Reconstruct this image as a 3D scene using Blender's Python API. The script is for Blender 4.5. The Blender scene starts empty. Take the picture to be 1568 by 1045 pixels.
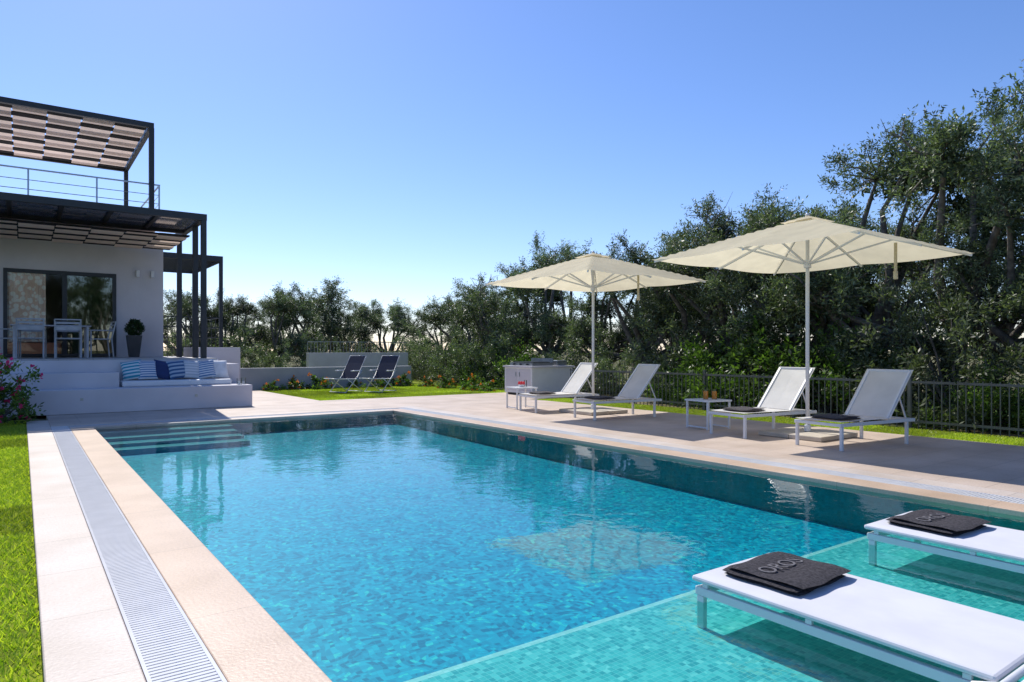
import bpy, math, numpy as np
from mathutils import Vector, Matrix
R_ = math.radians
scene = bpy.context.scene
col = scene.collection

# ------------------------------------------------------------------ materials
def new_mat(name):
    m = bpy.data.materials.new(name); m.use_nodes = True
    nt = m.node_tree; b = nt.nodes['Principled BSDF']
    return m, nt, b
def N(nt, t, **kw):
    n = nt.nodes.new(t)
    for k, v in kw.items(): setattr(n, k, v)
    return n
def c4(c): return (c[0], c[1], c[2], 1)
def noise_col(nt, c1, c2, scale, detail=4, coord='Object', lo=.35, hi=.65, stretch=None):
    tc = N(nt, 'ShaderNodeTexCoord'); nz = N(nt, 'ShaderNodeTexNoise')
    nz.inputs['Scale'].default_value = scale; nz.inputs['Detail'].default_value = detail
    if stretch:
        mp = N(nt, 'ShaderNodeMapping'); mp.inputs['Scale'].default_value = stretch
        nt.links.new(tc.outputs[coord], mp.inputs[0]); nt.links.new(mp.outputs[0], nz.inputs['Vector'])
    else:
        nt.links.new(tc.outputs[coord], nz.inputs['Vector'])
    r = N(nt, 'ShaderNodeValToRGB')
    r.color_ramp.elements[0].position = lo; r.color_ramp.elements[1].position = hi
    r.color_ramp.elements[0].color = c4(c1); r.color_ramp.elements[1].color = c4(c2)
    nt.links.new(nz.outputs['Fac'], r.inputs['Fac'])
    return r.outputs['Color'], nz.outputs['Fac']
def plain(name, c, rough=.5, metal=0, var=.12, scale=6, bump=0.0, spec=.5):
    m, nt, b = new_mat(name)
    co, f = noise_col(nt, [x*(1-var) for x in c], [min(1, x*(1+var)) for x in c], scale)
    nt.links.new(co, b.inputs['Base Color'])
    b.inputs['Roughness'].default_value = rough; b.inputs['Metallic'].default_value = metal
    b.inputs['Specular IOR Level'].default_value = spec
    if bump:
        tc = N(nt, 'ShaderNodeTexCoord'); nz = N(nt, 'ShaderNodeTexNoise'); nz.inputs['Scale'].default_value = scale*12
        nz.inputs['Detail'].default_value = 6
        nt.links.new(tc.outputs['Object'], nz.inputs['Vector'])
        bp = N(nt, 'ShaderNodeBump'); bp.inputs['Strength'].default_value = bump; bp.inputs['Distance'].default_value = .01
        nt.links.new(nz.outputs['Fac'], bp.inputs['Height']); nt.links.new(bp.outputs[0], b.inputs['Normal'])
    return m
def cloth(name, c, trans=.3, var=.05, scale=4):
    m, nt, b = new_mat(name)
    co, f = noise_col(nt, [x*(1-var) for x in c], [min(1, x*(1+var)) for x in c], scale)
    nt.links.new(co, b.inputs['Base Color']); b.inputs['Roughness'].default_value = .8
    b.inputs['Specular IOR Level'].default_value = .2
    tr = N(nt, 'ShaderNodeBsdfTranslucent'); nt.links.new(co, tr.inputs['Color'])
    mx = N(nt, 'ShaderNodeMixShader'); mx.inputs[0].default_value = trans
    nt.links.new(b.outputs[0], mx.inputs[1]); nt.links.new(tr.outputs[0], mx.inputs[2])
    nt.links.new(mx.outputs[0], nt.nodes['Material Output'].inputs['Surface'])
    return m
def stone(name, c1, c2, tile=(1.0, .5), off=(0, 0), rough=.55, joint=.005, offset=.0, jd=.68):
    m, nt, b = new_mat(name)
    tc = N(nt, 'ShaderNodeTexCoord'); mp = N(nt, 'ShaderNodeMapping')
    mp.inputs['Location'].default_value = (off[0], off[1], 0)
    nt.links.new(tc.outputs['Object'], mp.inputs[0])
    br = N(nt, 'ShaderNodeTexBrick'); br.offset = offset; br.squash = 1
    br.inputs['Scale'].default_value = 1; br.inputs['Brick Width'].default_value = tile[0]
    br.inputs['Row Height'].default_value = tile[1]; br.inputs['Mortar Size'].default_value = joint
    br.inputs['Mortar Smooth'].default_value = .1
    br.inputs['Color1'].default_value = c4(c1); br.inputs['Color2'].default_value = c4(c2)
    br.inputs['Mortar'].default_value = c4([x*jd for x in c1])
    nt.links.new(mp.outputs[0], br.inputs['Vector'])
    co, f = noise_col(nt, (.82, .78, .73), (1.07, 1.06, 1.06), 1.7, 9, lo=.3, hi=.7)
    co2, f2 = noise_col(nt, (.90, .90, .90), (1.06, 1.06, 1.06), 60, 3, lo=.3, hi=.7)
    mx = N(nt, 'ShaderNodeMix', data_type='RGBA', blend_type='MULTIPLY'); mx.inputs[0].default_value = 1
    nt.links.new(br.outputs['Color'], mx.inputs[6]); nt.links.new(co, mx.inputs[7])
    mx2 = N(nt, 'ShaderNodeMix', data_type='RGBA', blend_type='MULTIPLY'); mx2.inputs[0].default_value = 1
    nt.links.new(mx.outputs[2], mx2.inputs[6]); nt.links.new(co2, mx2.inputs[7])
    nt.links.new(mx2.outputs[2], b.inputs['Base Color']); b.inputs['Roughness'].default_value = rough
    b.inputs['Specular IOR Level'].default_value = .45
    bp = N(nt, 'ShaderNodeBump'); bp.inputs['Strength'].default_value = .2; bp.inputs['Distance'].default_value = .01
    nt.links.new(f2, bp.inputs['Height']); nt.links.new(bp.outputs[0], b.inputs['Normal'])
    return m
def mosaic(name, axes, cols, grout, tile=.026, gw=.09, warp=0, wscale=4, caustic=0):
    m, nt, b = new_mat(name)
    tc = N(nt, 'ShaderNodeTexCoord'); sp = N(nt, 'ShaderNodeSeparateXYZ'); cb = N(nt, 'ShaderNodeCombineXYZ')
    src = tc.outputs['Object']
    if warp:  # bends the tile lines, drawing ripple refraction into the pattern
        nz = N(nt, 'ShaderNodeTexNoise'); nz.inputs['Scale'].default_value = wscale; nz.inputs['Detail'].default_value = 1.5
        nt.links.new(src, nz.inputs['Vector'])
        sb = N(nt, 'ShaderNodeVectorMath', operation='SUBTRACT'); sb.inputs[1].default_value = (.5, .5, .5)
        nt.links.new(nz.outputs['Color'], sb.inputs[0])
        s_ = N(nt, 'ShaderNodeVectorMath', operation='SCALE'); s_.inputs['Scale'].default_value = warp
        nt.links.new(sb.outputs[0], s_.inputs[0])
        ad = N(nt, 'ShaderNodeVectorMath', operation='ADD'); nt.links.new(src, ad.inputs[0]); nt.links.new(s_.outputs[0], ad.inputs[1])
        src = ad.outputs[0]
    nt.links.new(src, sp.inputs[0])
    nt.links.new(sp.outputs[axes[0]], cb.inputs[0]); nt.links.new(sp.outputs[axes[1]], cb.inputs[1])
    sc = N(nt, 'ShaderNodeVectorMath', operation='SCALE'); sc.inputs['Scale'].default_value = 1/tile
    nt.links.new(cb.outputs[0], sc.inputs[0])
    fl = N(nt, 'ShaderNodeVectorMath', operation='FLOOR'); nt.links.new(sc.outputs[0], fl.inputs[0])
    wn = N(nt, 'ShaderNodeTexWhiteNoise', noise_dimensions='2D'); nt.links.new(fl.outputs[0], wn.inputs['Vector'])
    fac = wn.outputs['Value']
    if caustic:  # noise blotches shift tile colours, painting in caustic light
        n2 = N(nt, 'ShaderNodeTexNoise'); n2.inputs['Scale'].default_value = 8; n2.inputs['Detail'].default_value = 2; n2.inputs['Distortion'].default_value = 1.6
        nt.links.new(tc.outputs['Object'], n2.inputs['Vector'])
        m2 = N(nt, 'ShaderNodeMath', operation='MULTIPLY_ADD'); m2.inputs[1].default_value = caustic*2; m2.inputs[2].default_value = -caustic
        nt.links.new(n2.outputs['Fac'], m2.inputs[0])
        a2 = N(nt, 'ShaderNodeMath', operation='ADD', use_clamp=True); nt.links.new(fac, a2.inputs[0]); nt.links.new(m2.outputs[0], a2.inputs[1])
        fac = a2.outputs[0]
    r = N(nt, 'ShaderNodeValToRGB'); cr = r.color_ramp; cr.interpolation = 'CONSTANT'
    while len(cr.elements) < len(cols): cr.elements.new(.5)
    for i, (p, c) in enumerate(cols):
        cr.elements[i].position = p; cr.elements[i].color = c4(c)
    nt.links.new(fac, r.inputs['Fac'])
    fr = N(nt, 'ShaderNodeVectorMath', operation='FRACTION'); nt.links.new(sc.outputs[0], fr.inputs[0])
    s2 = N(nt, 'ShaderNodeSeparateXYZ'); nt.links.new(fr.outputs[0], s2.inputs[0])
    mn = N(nt, 'ShaderNodeMath', operation='MINIMUM'); nt.links.new(s2.outputs[0], mn.inputs[0]); nt.links.new(s2.outputs[1], mn.inputs[1])
    lt = N(nt, 'ShaderNodeMath', operation='LESS_THAN'); lt.inputs[1].default_value = gw; nt.links.new(mn.outputs[0], lt.inputs[0])
    mx = N(nt, 'ShaderNodeMix', data_type='RGBA'); nt.links.new(lt.outputs[0], mx.inputs[0])
    nt.links.new(r.outputs['Color'], mx.inputs[6]); mx.inputs[7].default_value = c4(grout)
    nt.links.new(mx.outputs[2], b.inputs['Base Color']); b.inputs['Roughness'].default_value = .35
    return m
def leaf_mat(name, c1, c2, trans=.28):
    m, nt, b = new_mat(name)
    at = N(nt, 'ShaderNodeAttribute'); at.attribute_name = 'lv'
    oi = N(nt, 'ShaderNodeObjectInfo')
    r = N(nt, 'ShaderNodeValToRGB'); r.color_ramp.elements[0].color = c4(c1); r.color_ramp.elements[1].color = c4(c2)
    nt.links.new(at.outputs['Fac'], r.inputs['Fac'])
    hs = N(nt, 'ShaderNodeHueSaturation')
    mr = N(nt, 'ShaderNodeMapRange'); mr.inputs['To Min'].default_value = .65; mr.inputs['To Max'].default_value = 1.45
    nt.links.new(oi.outputs['Random'], mr.inputs['Value']); nt.links.new(mr.outputs[0], hs.inputs['Value'])
    nt.links.new(r.outputs['Color'], hs.inputs['Color'])
    nt.links.new(hs.outputs[0], b.inputs['Base Color']); b.inputs['Roughness'].default_value = .45
    b.inputs['Specular IOR Level'].default_value = .4
    tr = N(nt, 'ShaderNodeBsdfTranslucent')
    mu = N(nt, 'ShaderNodeMix', data_type='RGBA', blend_type='MULTIPLY'); mu.inputs[0].default_value = 1
    nt.links.new(hs.outputs[0], mu.inputs[6]); mu.inputs[7].default_value = (1.25, 1.5, .6, 1)
    nt.links.new(mu.outputs[2], tr.inputs['Color'])
    mx = N(nt, 'ShaderNodeMixShader'); mx.inputs[0].default_value = trans
    nt.links.new(b.outputs[0], mx.inputs[1]); nt.links.new(tr.outputs[0], mx.inputs[2])
    nt.links.new(mx.outputs[0], nt.nodes['Material Output'].inputs['Surface'])
    return m

M = {}
M['white'] = plain('white_paint', (.74, .74, .74), .4, var=.03)
M['white_wall'] = plain('white_render', (.62, .595, .615), .85, var=.06, scale=1.2, bump=.3)
M['grey_wall'] = plain('grey_render', (.44, .44, .44), .85, var=.10, scale=1.5, bump=.3)
M['dark'] = plain('anthracite_steel', (.022, .024, .028), .45, var=.15)
M['slat'] = plain('dark_slat', (.018, .016, .016), .8, var=.2, spec=.2)
M['steel'] = plain('brushed_steel', (.35, .38, .40), .35, metal=.8)
M['alu'] = plain('white_aluminium', (.70, .71, .72), .3, var=.03)
M['sling'] = cloth('white_sling', (.74, .73, .71), .25)
M['poolsling'] = cloth('white_pool_sling', (.70, .70, .735), .1)
M['canopy'] = cloth('cream_canopy', (.81, .73, .52), .5)
M['peach'] = cloth('peach_fabric', (.90, .72, .60), .25)
M['towel'] = plain('charcoal_towel', (.115, .107, .115), .95, var=.3, scale=70, bump=1.0, spec=.1)
M['thread'] = plain('grey_embroidery', (.155, .148, .155), .9, var=.25, scale=60, spec=.1)
M['navy'] = cloth('navy_sling', (.02, .03, .065), .05)
M['deck'] = stone('deck_stone', (.58, .475, .39), (.54, .445, .37), (.8, .4), (0, 0), .6, joint=.004)
M['coping'] = stone('coping_stone', (.65, .49, .355), (.62, .47, .345), (40, 1.2), (20, .3), .42, joint=.004, jd=.75)
M['coping_out'] = stone('border_stone', (.62, .54, .47), (.575, .505, .445), (40, .75), (20, .1), .5, joint=.004)
M['coping_x'] = stone('coping_stone_x', (.64, .53, .43), (.61, .51, .415), (.8, 40), (.1, 20), .5, joint=.004)
M['grate'] = plain('white_grate', (.70, .70, .71), .25, var=.04)
M['channel'] = plain('channel', (.35, .35, .35), .8)
M['slab'] = plain('concrete_slab', (.52, .46, .38), .8, var=.1, bump=.5)
M['terrace'] = stone('terrace_tile', (.42, .41, .40), (.45, .43, .42), (.6, .6))
M['juice'] = plain('orange_juice', (.85, .33, .02), .3)
M['red'] = plain('red_petals', (.7, .05, .06), .6)
M['pot'] = plain('dark_planter', (.05, .052, .055), .45)
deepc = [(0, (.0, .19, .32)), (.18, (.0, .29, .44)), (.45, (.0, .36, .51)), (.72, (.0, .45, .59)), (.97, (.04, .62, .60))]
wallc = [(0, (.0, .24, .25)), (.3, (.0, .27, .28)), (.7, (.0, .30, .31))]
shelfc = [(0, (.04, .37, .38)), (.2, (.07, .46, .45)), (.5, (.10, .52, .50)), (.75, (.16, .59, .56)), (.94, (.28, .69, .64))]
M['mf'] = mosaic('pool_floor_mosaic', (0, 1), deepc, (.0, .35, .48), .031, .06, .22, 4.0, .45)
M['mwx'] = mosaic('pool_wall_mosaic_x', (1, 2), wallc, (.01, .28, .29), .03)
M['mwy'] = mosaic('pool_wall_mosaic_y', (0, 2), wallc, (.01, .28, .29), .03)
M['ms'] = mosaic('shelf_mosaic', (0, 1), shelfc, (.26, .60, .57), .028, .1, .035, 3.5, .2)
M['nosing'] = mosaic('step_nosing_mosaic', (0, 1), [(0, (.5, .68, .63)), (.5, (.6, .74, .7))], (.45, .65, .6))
M['bark'] = plain('olive_bark', (.16, .14, .12), .95, var=.4, scale=9, bump=1)
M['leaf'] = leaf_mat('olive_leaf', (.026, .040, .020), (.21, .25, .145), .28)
M['leaf2'] = leaf_mat('shrub_leaf', (.03, .07, .012), (.18, .28, .06), .38)
M['leafd'] = leaf_mat('box_leaf', (.015, .04, .012), (.05, .11, .03))
M['blade'] = leaf_mat('grass_blade', (.13, .22, .012), (.50, .52, .06), .42)
M['pink'] = cloth('pink_petals', (.85, .06, .25), .3)
M['orange'] = cloth('orange_petals', (.8, .25, .03), .3)

def ground_mat():
    m, nt, b = new_mat('grove_ground')
    co, f = noise_col(nt, (.07, .08, .03), (.20, .17, .09), .6, 10, lo=.4, hi=.6)
    nt.links.new(co, b.inputs['Base Color']); b.inputs['Roughness'].default_value = 1
    b.inputs['Specular IOR Level'].default_value = .1
    return m
def lawn_mat():
    m, nt, b = new_mat('lawn_soil')
    co, f = noise_col(nt, (.12, .16, .015), (.28, .33, .03), 7, 8)
    nt.links.new(co, b.inputs['Base Color']); b.inputs['Roughness'].default_value = 1
    b.inputs['Specular IOR Level'].default_value = .1
    return m
M['ground'] = ground_mat(); M['lawn'] = lawn_mat()

def water_mat():
    m, nt, b = new_mat('pool_water'); nt.nodes.remove(b)
    tc = N(nt, 'ShaderNodeTexCoord')
    n1 = N(nt, 'ShaderNodeTexNoise'); n1.inputs['Scale'].default_value = 7; n1.inputs['Detail'].default_value = 3
    n1.inputs['Distortion'].default_value = .6
    n2 = N(nt, 'ShaderNodeTexNoise'); n2.inputs['Scale'].default_value = 1.6; n2.inputs['Detail'].default_value = 1
    n3 = N(nt, 'ShaderNodeTexNoise'); n3.inputs['Scale'].default_value = .45; n3.inputs['Detail'].default_value = 2
    for n in (n1, n2, n3): nt.links.new(tc.outputs['Object'], n.inputs['Vector'])
    mr = N(nt, 'ShaderNodeMapRange'); mr.inputs['From Min'].default_value = .38; mr.inputs['From Max'].default_value = .62
    mr.inputs['To Min'].default_value = .2; mr.inputs['To Max'].default_value = 1.0
    nt.links.new(n3.outputs['Fac'], mr.inputs['Value'])
    b1 = N(nt, 'ShaderNodeBump'); b1.inputs['Distance'].default_value = .0034
    b2 = N(nt, 'ShaderNodeBump'); b2.inputs['Strength'].default_value = 1; b2.inputs['Distance'].default_value = .0045
    nt.links.new(mr.outputs[0], b1.inputs['Strength'])
    nt.links.new(n1.outputs['Fac'], b1.inputs['Height']); nt.links.new(n2.outputs['Fac'], b2.inputs['Height'])
    nt.links.new(b1.outputs[0], b2.inputs['Normal'])
    gl = N(nt, 'ShaderNodeBsdfGlossy'); gl.inputs['Roughness'].default_value = .008
    tr = N(nt, 'ShaderNodeBsdfTransparent'); tr.inputs['Color'].default_value = (.66, .97, .985, 1)
    fr = N(nt, 'ShaderNodeFresnel'); fr.inputs['IOR'].default_value = 1.40
    mx = N(nt, 'ShaderNodeMixShader')
    nt.links.new(b2.outputs[0], gl.inputs['Normal']); nt.links.new(b2.outputs[0], fr.inputs['Normal'])
    nt.links.new(fr.outputs[0], mx.inputs[0]); nt.links.new(tr.outputs[0], mx.inputs[1]); nt.links.new(gl.outputs[0], mx.inputs[2])
    nt.links.new(mx.outputs[0], nt.nodes['Material Output'].inputs['Surface'])
    return m
M['water'] = water_mat()
def glass_mat(name, tint, ior=1.5, rough=0, haze=0, hazecol=(.5, .5, .5)):
    m, nt, b = new_mat(name)
    gl = N(nt, 'ShaderNodeBsdfGlossy'); gl.inputs['Roughness'].default_value = rough
    tr = N(nt, 'ShaderNodeBsdfTransparent'); tr.inputs['Color'].default_value = c4(tint)
    fr = N(nt, 'ShaderNodeFresnel'); fr.inputs['IOR'].default_value = ior
    mx = N(nt, 'ShaderNodeMixShader')
    nt.links.new(fr.outputs[0], mx.inputs[0]); nt.links.new(tr.outputs[0], mx.inputs[1]); nt.links.new(gl.outputs[0], mx.inputs[2])
    b.inputs['Base Color'].default_value = c4(hazecol)
    m2 = N(nt, 'ShaderNodeMixShader'); m2.inputs[0].default_value = haze
    nt.links.new(mx.outputs[0], m2.inputs[1]); nt.links.new(b.outputs[0], m2.inputs[2])
    nt.links.new(m2.outputs[0], nt.nodes['Material Output'].inputs['Surface'])
    return m
M['glass'] = glass_mat('window_glass', (.98, .98, .96), 1.3)
M['glassr'] = glass_mat('tinted_window_glass', (.6, .66, .55), 2.0)
M['panel'] = glass_mat('frosted_panel', (.75, .8, .85), 1.5, .1, .55, (.35, .37, .42))
M['cup'] = glass_mat('drinking_glass', (.95, .97, .97), 1.5)
def curtain_mat():
    m, nt, b = new_mat('patterned_curtain')
    tc = N(nt, 'ShaderNodeTexCoord'); v = N(nt, 'ShaderNodeTexVoronoi'); v.inputs['Scale'].default_value = 9
    nt.links.new(tc.outputs['Object'], v.inputs['Vector'])
    r = N(nt, 'ShaderNodeValToRGB'); r.color_ramp.elements[0].position = .45; r.color_ramp.elements[1].position = .55
    r.color_ramp.elements[0].color = (.95, .88, .78, 1); r.color_ramp.elements[1].color = (.80, .58, .45, 1)
    nt.links.new(v.outputs['Distance'], r.inputs['Fac']); nt.links.new(r.outputs[0], b.inputs['Base Color'])
    b.inputs['Roughness'].default_value = .9
    return m
M['curtain'] = curtain_mat()
def stripe_mat(name, c1, c2, sc):
    m, nt, b = new_mat(name)
    tc = N(nt, 'ShaderNodeTexCoord'); sp = N(nt, 'ShaderNodeSeparateXYZ'); nt.links.new(tc.outputs['Object'], sp.inputs[0])
    mu = N(nt, 'ShaderNodeMath', operation='MULTIPLY'); mu.inputs[1].default_value = sc; nt.links.new(sp.outputs[1], mu.inputs[0])
    fr = N(nt, 'ShaderNodeMath', operation='FRACT'); nt.links.new(mu.outputs[0], fr.inputs[0])
    lt = N(nt, 'ShaderNodeMath', operation='LESS_THAN'); lt.inputs[1].default_value = .5; nt.links.new(fr.outputs[0], lt.inputs[0])
    mx = N(nt, 'ShaderNodeMix', data_type='RGBA'); nt.links.new(lt.outputs[0], mx.inputs[0])
    mx.inputs[6].default_value = c4(c1); mx.inputs[7].default_value = c4(c2)
    nt.links.new(mx.outputs[2], b.inputs['Base Color']); b.inputs['Roughness'].default_value = .9
    return m

# ------------------------------------------------------------------ mesh builder
class MB:
    def __init__(s): s.v = []; s.f = []; s.m = []
    def box(s, x0, x1, y0, y1, z0, z1, mi=0, T=None):
        b = len(s.v)
        P = [(x0,y0,z0),(x1,y0,z0),(x1,y1,z0),(x0,y1,z0),(x0,y0,z1),(x1,y0,z1),(x1,y1,z1),(x0,y1,z1)]
        if T is not None: P = [tuple(T @ Vector(p)) for p in P]
        s.v += P
        for q in [(0,3,2,1),(4,5,6,7),(0,1,5,4),(1,2,6,5),(2,3,7,6),(3,0,4,7)]:
            s.f.append(tuple(b+i for i in q)); s.m.append(mi)
        return s
    def beam(s, p0, p1, w, h, mi=0):
        p0 = Vector(p0); p1 = Vector(p1); d = (p1-p0); L = d.length
        q = d.to_track_quat('X', 'Z'); T = Matrix.Translation(p0) @ q.to_matrix().to_4x4()
        return s.box(0, L, -w/2, w/2, -h/2, h/2, mi, T)
    def tube(s, pts, rs, mi=0, n=10, caps=True):
        pts = [Vector(p) for p in pts]
        if not hasattr(rs, '__len__'): rs = [rs]*len(pts)
        b = len(s.v)
        for i, p in enumerate(pts):
            d = (pts[min(i+1, len(pts)-1)]-pts[max(i-1, 0)]).normalized()
            a = d.orthogonal().normalized() if abs(d.z) < .95 else Vector((1, 0, 0))
            a = (a - d*a.dot(d)).normalized(); c = d.cross(a)
            for k in range(n):
                an = 2*math.pi*k/n
                s.v.append(tuple(p + (a*math.cos(an)+c*math.sin(an))*rs[i]))
        for i in range(len(pts)-1):
            for k in range(n):
                s.f.append((b+i*n+k, b+i*n+(k+1) % n, b+(i+1)*n+(k+1) % n, b+(i+1)*n+k)); s.m.append(mi)
        if caps:
            s.f.append(tuple(b+k for k in range(n))[::-1]); s.m.append(mi)
            s.f.append(tuple(b+(len(pts)-1)*n+k for k in range(n))); s.m.append(mi)
        return s
    def poly(s, P, mi=0):
        b = len(s.v); s.v += [tuple(p) for p in P]; s.f.append(tuple(range(b, b+len(P)))); s.m.append(mi); return s
    def mesh(s, name, mats, smooth=False):
        me = bpy.data.meshes.new(name); me.from_pydata(s.v, [], s.f)
        for m in mats: me.materials.append(M[m] if isinstance(m, str) else m)
        me.polygons.foreach_set('material_index', s.m)
        if smooth: me.polygons.foreach_set('use_smooth', [True]*len(s.f))
        me.update(); return me
def ob(name, me, parent=None, loc=(0, 0, 0), rot=(0, 0, 0), scale=None, bevel=0):
    o = bpy.data.objects.new(name, me); col.objects.link(o); o.location = loc; o.rotation_euler = rot
    if scale is not None: o.scale = (scale,)*3 if not hasattr(scale, '__len__') else scale
    if parent: o.parent = parent
    if bevel:
        b = o.modifiers.new('bevel', 'BEVEL'); b.width = bevel; b.segments = 2; b.limit_method = 'ANGLE'
    return o
def empty(name, loc=(0, 0, 0), rot=(0, 0, 0)):
    o = bpy.data.objects.new(name, None); o.empty_display_size = .2; col.objects.link(o); o.location = loc; o.rotation_euler = rot
    return o
def boxes(name, lst, mats, parent=None, bevel=0):
    mb = MB()
    for b in lst: mb.box(*b)
    return ob(name, mb.mesh(name, mats), parent, bevel=bevel)

# ------------------------------------------------------------------ key dimensions (metres)
PX0, PX1, PY0, PY1 = .904, 6.06, -1.6, 12.45
SHY = 2.54; SHZ = -.17; WZ = -.04

mb = MB(); G = 3000; gz = -.06
a, b_, c, d = PX0-.2, PX1+.2, PY0-.2, PY1+.2
mb.poly([(-G,-G,gz),(G,-G,gz),(G,c,gz),(-G,c,gz)]); mb.poly([(-G,d,gz),(G,d,gz),(G,G,gz),(-G,G,gz)])
mb.poly([(-G,c,gz),(a,c,gz),(a,d,gz),(-G,d,gz)]); mb.poly([(b_,c,gz),(G,c,gz),(G,d,gz),(b_,d,gz)])
ob('ground', mb.mesh('ground', ['ground']))

# pool shell
pool = empty('swimming_pool')
mb = MB()
zn, zf = -.43, -.26
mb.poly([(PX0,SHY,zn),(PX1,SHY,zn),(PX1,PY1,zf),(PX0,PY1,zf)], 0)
mb.poly([(PX0,PY0,SHZ),(PX1,PY0,SHZ),(PX1,SHY-.035,SHZ),(PX0,SHY-.035,SHZ)], 3)
mb.poly([(PX0,SHY-.035,SHZ),(PX1,SHY-.035,SHZ),(PX1,SHY,SHZ),(PX0,SHY,SHZ)], 4)
mb.poly([(PX0,SHY,zn),(PX0,SHY,SHZ),(PX1,SHY,SHZ),(PX1,SHY,zn)], 2)
for x in (PX0, PX1):
    mb.poly([(x,PY0,-.6),(x,PY1,-.6),(x,PY1,-.015),(x,PY0,-.015)], 1)
for y in (PY0, PY1):
    mb.poly([(PX0,y,-.6),(PX1,y,-.6),(PX1,y,-.015),(PX0,y,-.015)], 2)
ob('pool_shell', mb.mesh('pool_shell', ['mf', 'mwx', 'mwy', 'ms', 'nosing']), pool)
mb = MB()
for i in range(4):
    y0 = PY1-.36*(i+1); z = -.075-.045*i
    mb.box(PX0+.002, 2.9, y0, y0+.36-(.001), -.5, z, 0)
    mb.box(PX0+.004, 2.902, y0-.002, y0+.025, z+.001, z+.004, 1)
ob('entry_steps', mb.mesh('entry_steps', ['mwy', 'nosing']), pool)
mb = MB(); mb.poly([(PX0,PY0,WZ),(PX1,PY0,WZ),(PX1,PY1,WZ),(PX0,PY1,WZ)])
ob('water', mb.mesh('water', ['water']), pool)

# coping and drainage grate
ov = .012
X_OUT, X_G0, X_G1 = .067, .368, .607
cop = empty('pool_coping')
boxes('inner_coping', [(X_G1, PX0+ov, PY0-.3, PY1-ov, -.07, 0)], ['coping'], cop, .006)
boxes('inner_coping_right', [(PX1-ov, 6.34, PY0-.3, PY1+.28, -.07, 0)], ['coping'], cop, .006)
boxes('inner_coping_far', [(X_G1, PX1-ov-.002, PY1-ov+.002, PY1+.28, -.07, 0)], ['coping_x'], cop, .006)
boxes('inner_coping_near', [(PX0+ov+.002, PX1-ov-.002, PY0-.3, PY0+ov, -.07, 0)], ['coping_x'], cop, .006)
boxes('outer_border', [(X_OUT, X_G0, PY0-1, PY1+1.7, -.07, 0)], ['coping_out'], cop, .006)
boxes('outer_border_right', [(6.58, 6.84, PY0-1, PY1+.8, -.07, 0)], ['coping_out'], cop, .006)
boxes('outer_border_far', [(X_G0+.002, 6.578, PY1+.52, PY1+.8, -.07, 0)], ['coping_x'], cop, .006)
boxes('channel', [(X_G0+.001, X_G1-.001, PY0-1, PY1+.518, -.069, -.035), (6.341, 6.579, PY0-1, PY1+.518, -.069, -.035),
                  (X_G1, 6.34, PY1+.281, PY1+.519, -.069, -.035)], ['channel'], cop)
mb = MB()
for (xa, xb) in ((X_G0, X_G1), (6.34, 6.58)):
    y = PY0-1
    while y < PY1+.50:
        mb.box(xa+.012, xb-.012, y, y+.018, -.03, -.003); y += .028
    mb.box(xa+.002, xa+.016, PY0-1, PY1+.5, -.034, -.001); mb.box(xb-.016, xb-.002, PY0-1, PY1+.5, -.034, -.001)
    mb.box((xa+xb)/2-.006, (xa+xb)/2+.006, PY0-1, PY1+.5, -.032, -.006)
x = X_G1+.01
while x < 6.32:
    mb.box(x, x+.018, PY1+.292, PY1+.508, -.03, -.003); x += .028
ob('drain_grate', mb.mesh('drain_grate', ['grate']), cop)

boxes('stone_deck', [(6.842, 10.2, -4, 15.9, -.08, -.001), (X_G0+.002, 6.84, PY1+.802, 15.2, -.08, -.001),
                     (4.06, 5.8, 15.201, 26, -.08, -.001), (5.802, 6.84, 15.201, 15.9, -.08, -.001), (10.202, 12.6, 13.4, 15.9, -.08, -.001)], ['deck'])

# lawns
def quad_mesh(name, V, Q, mi, lv, mats):
    me = bpy.data.meshes.new(name)
    me.vertices.add(len(V)); me.vertices.foreach_set('co', V.astype(np.float32).ravel())
    me.loops.add(len(Q)*4); me.loops.foreach_set('vertex_index', Q.astype(np.int32).ravel())
    me.polygons.add(len(Q)); me.polygons.foreach_set('loop_start', np.arange(0, len(Q)*4, 4, dtype=np.int32))
    try: me.polygons.foreach_set('loop_total', np.full(len(Q), 4, dtype=np.int32))
    except Exception: pass
    for m in mats: me.materials.append(M[m])
    me.polygons.foreach_set('material_index', mi.astype(np.int32))
    me.update(calc_edges=True)
    a = me.attributes.new('lv', 'FLOAT', 'FACE'); a.data.foreach_set('value', lv.astype(np.float32))
    return me
def grass_patch(seed, n=5200):
    r = np.random.default_rng(seed)
    p = np.c_[r.random((n, 2)), np.zeros(n)]
    h = r.uniform(.012, .036, n); an = r.uniform(0, 2*np.pi, n); w = r.uniform(.0025, .005, n)
    lean = np.c_[r.normal(0, .6, n), r.normal(0, .6, n)]*h[:, None]
    sd = np.c_[np.cos(an), np.sin(an), np.zeros(n)]*w[:, None]
    tip = p + np.c_[lean, h]
    V = np.stack([p-sd, p+sd, tip+sd*.25, tip-sd*.25], 1).reshape(-1, 3)
    Q = np.arange(n*4).reshape(-1, 4)
    return quad_mesh('grass_patch', V, Q, np.zeros(n), r.random(n)**1.1, ['blade'])
gp = [grass_patch(i) for i in range(3)]
def lawn(x0, x1, y0, y1, z):
    mb = MB(); mb.poly([(x0,y0,z),(x1,y0,z),(x1,y1,z),(x0,y1,z)])
    return ob('lawn', mb.mesh('lawn', ['lawn']))
L1 = lawn(-9, X_OUT-.001, -3, 14.6, -.035)
for ix in range(-3, 0):
    for iy in range(0, 15):
        ob('grass', gp[(ix*7+iy*3) % 3], L1, (ix+X_OUT-.005, iy-.4, -.035))
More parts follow.
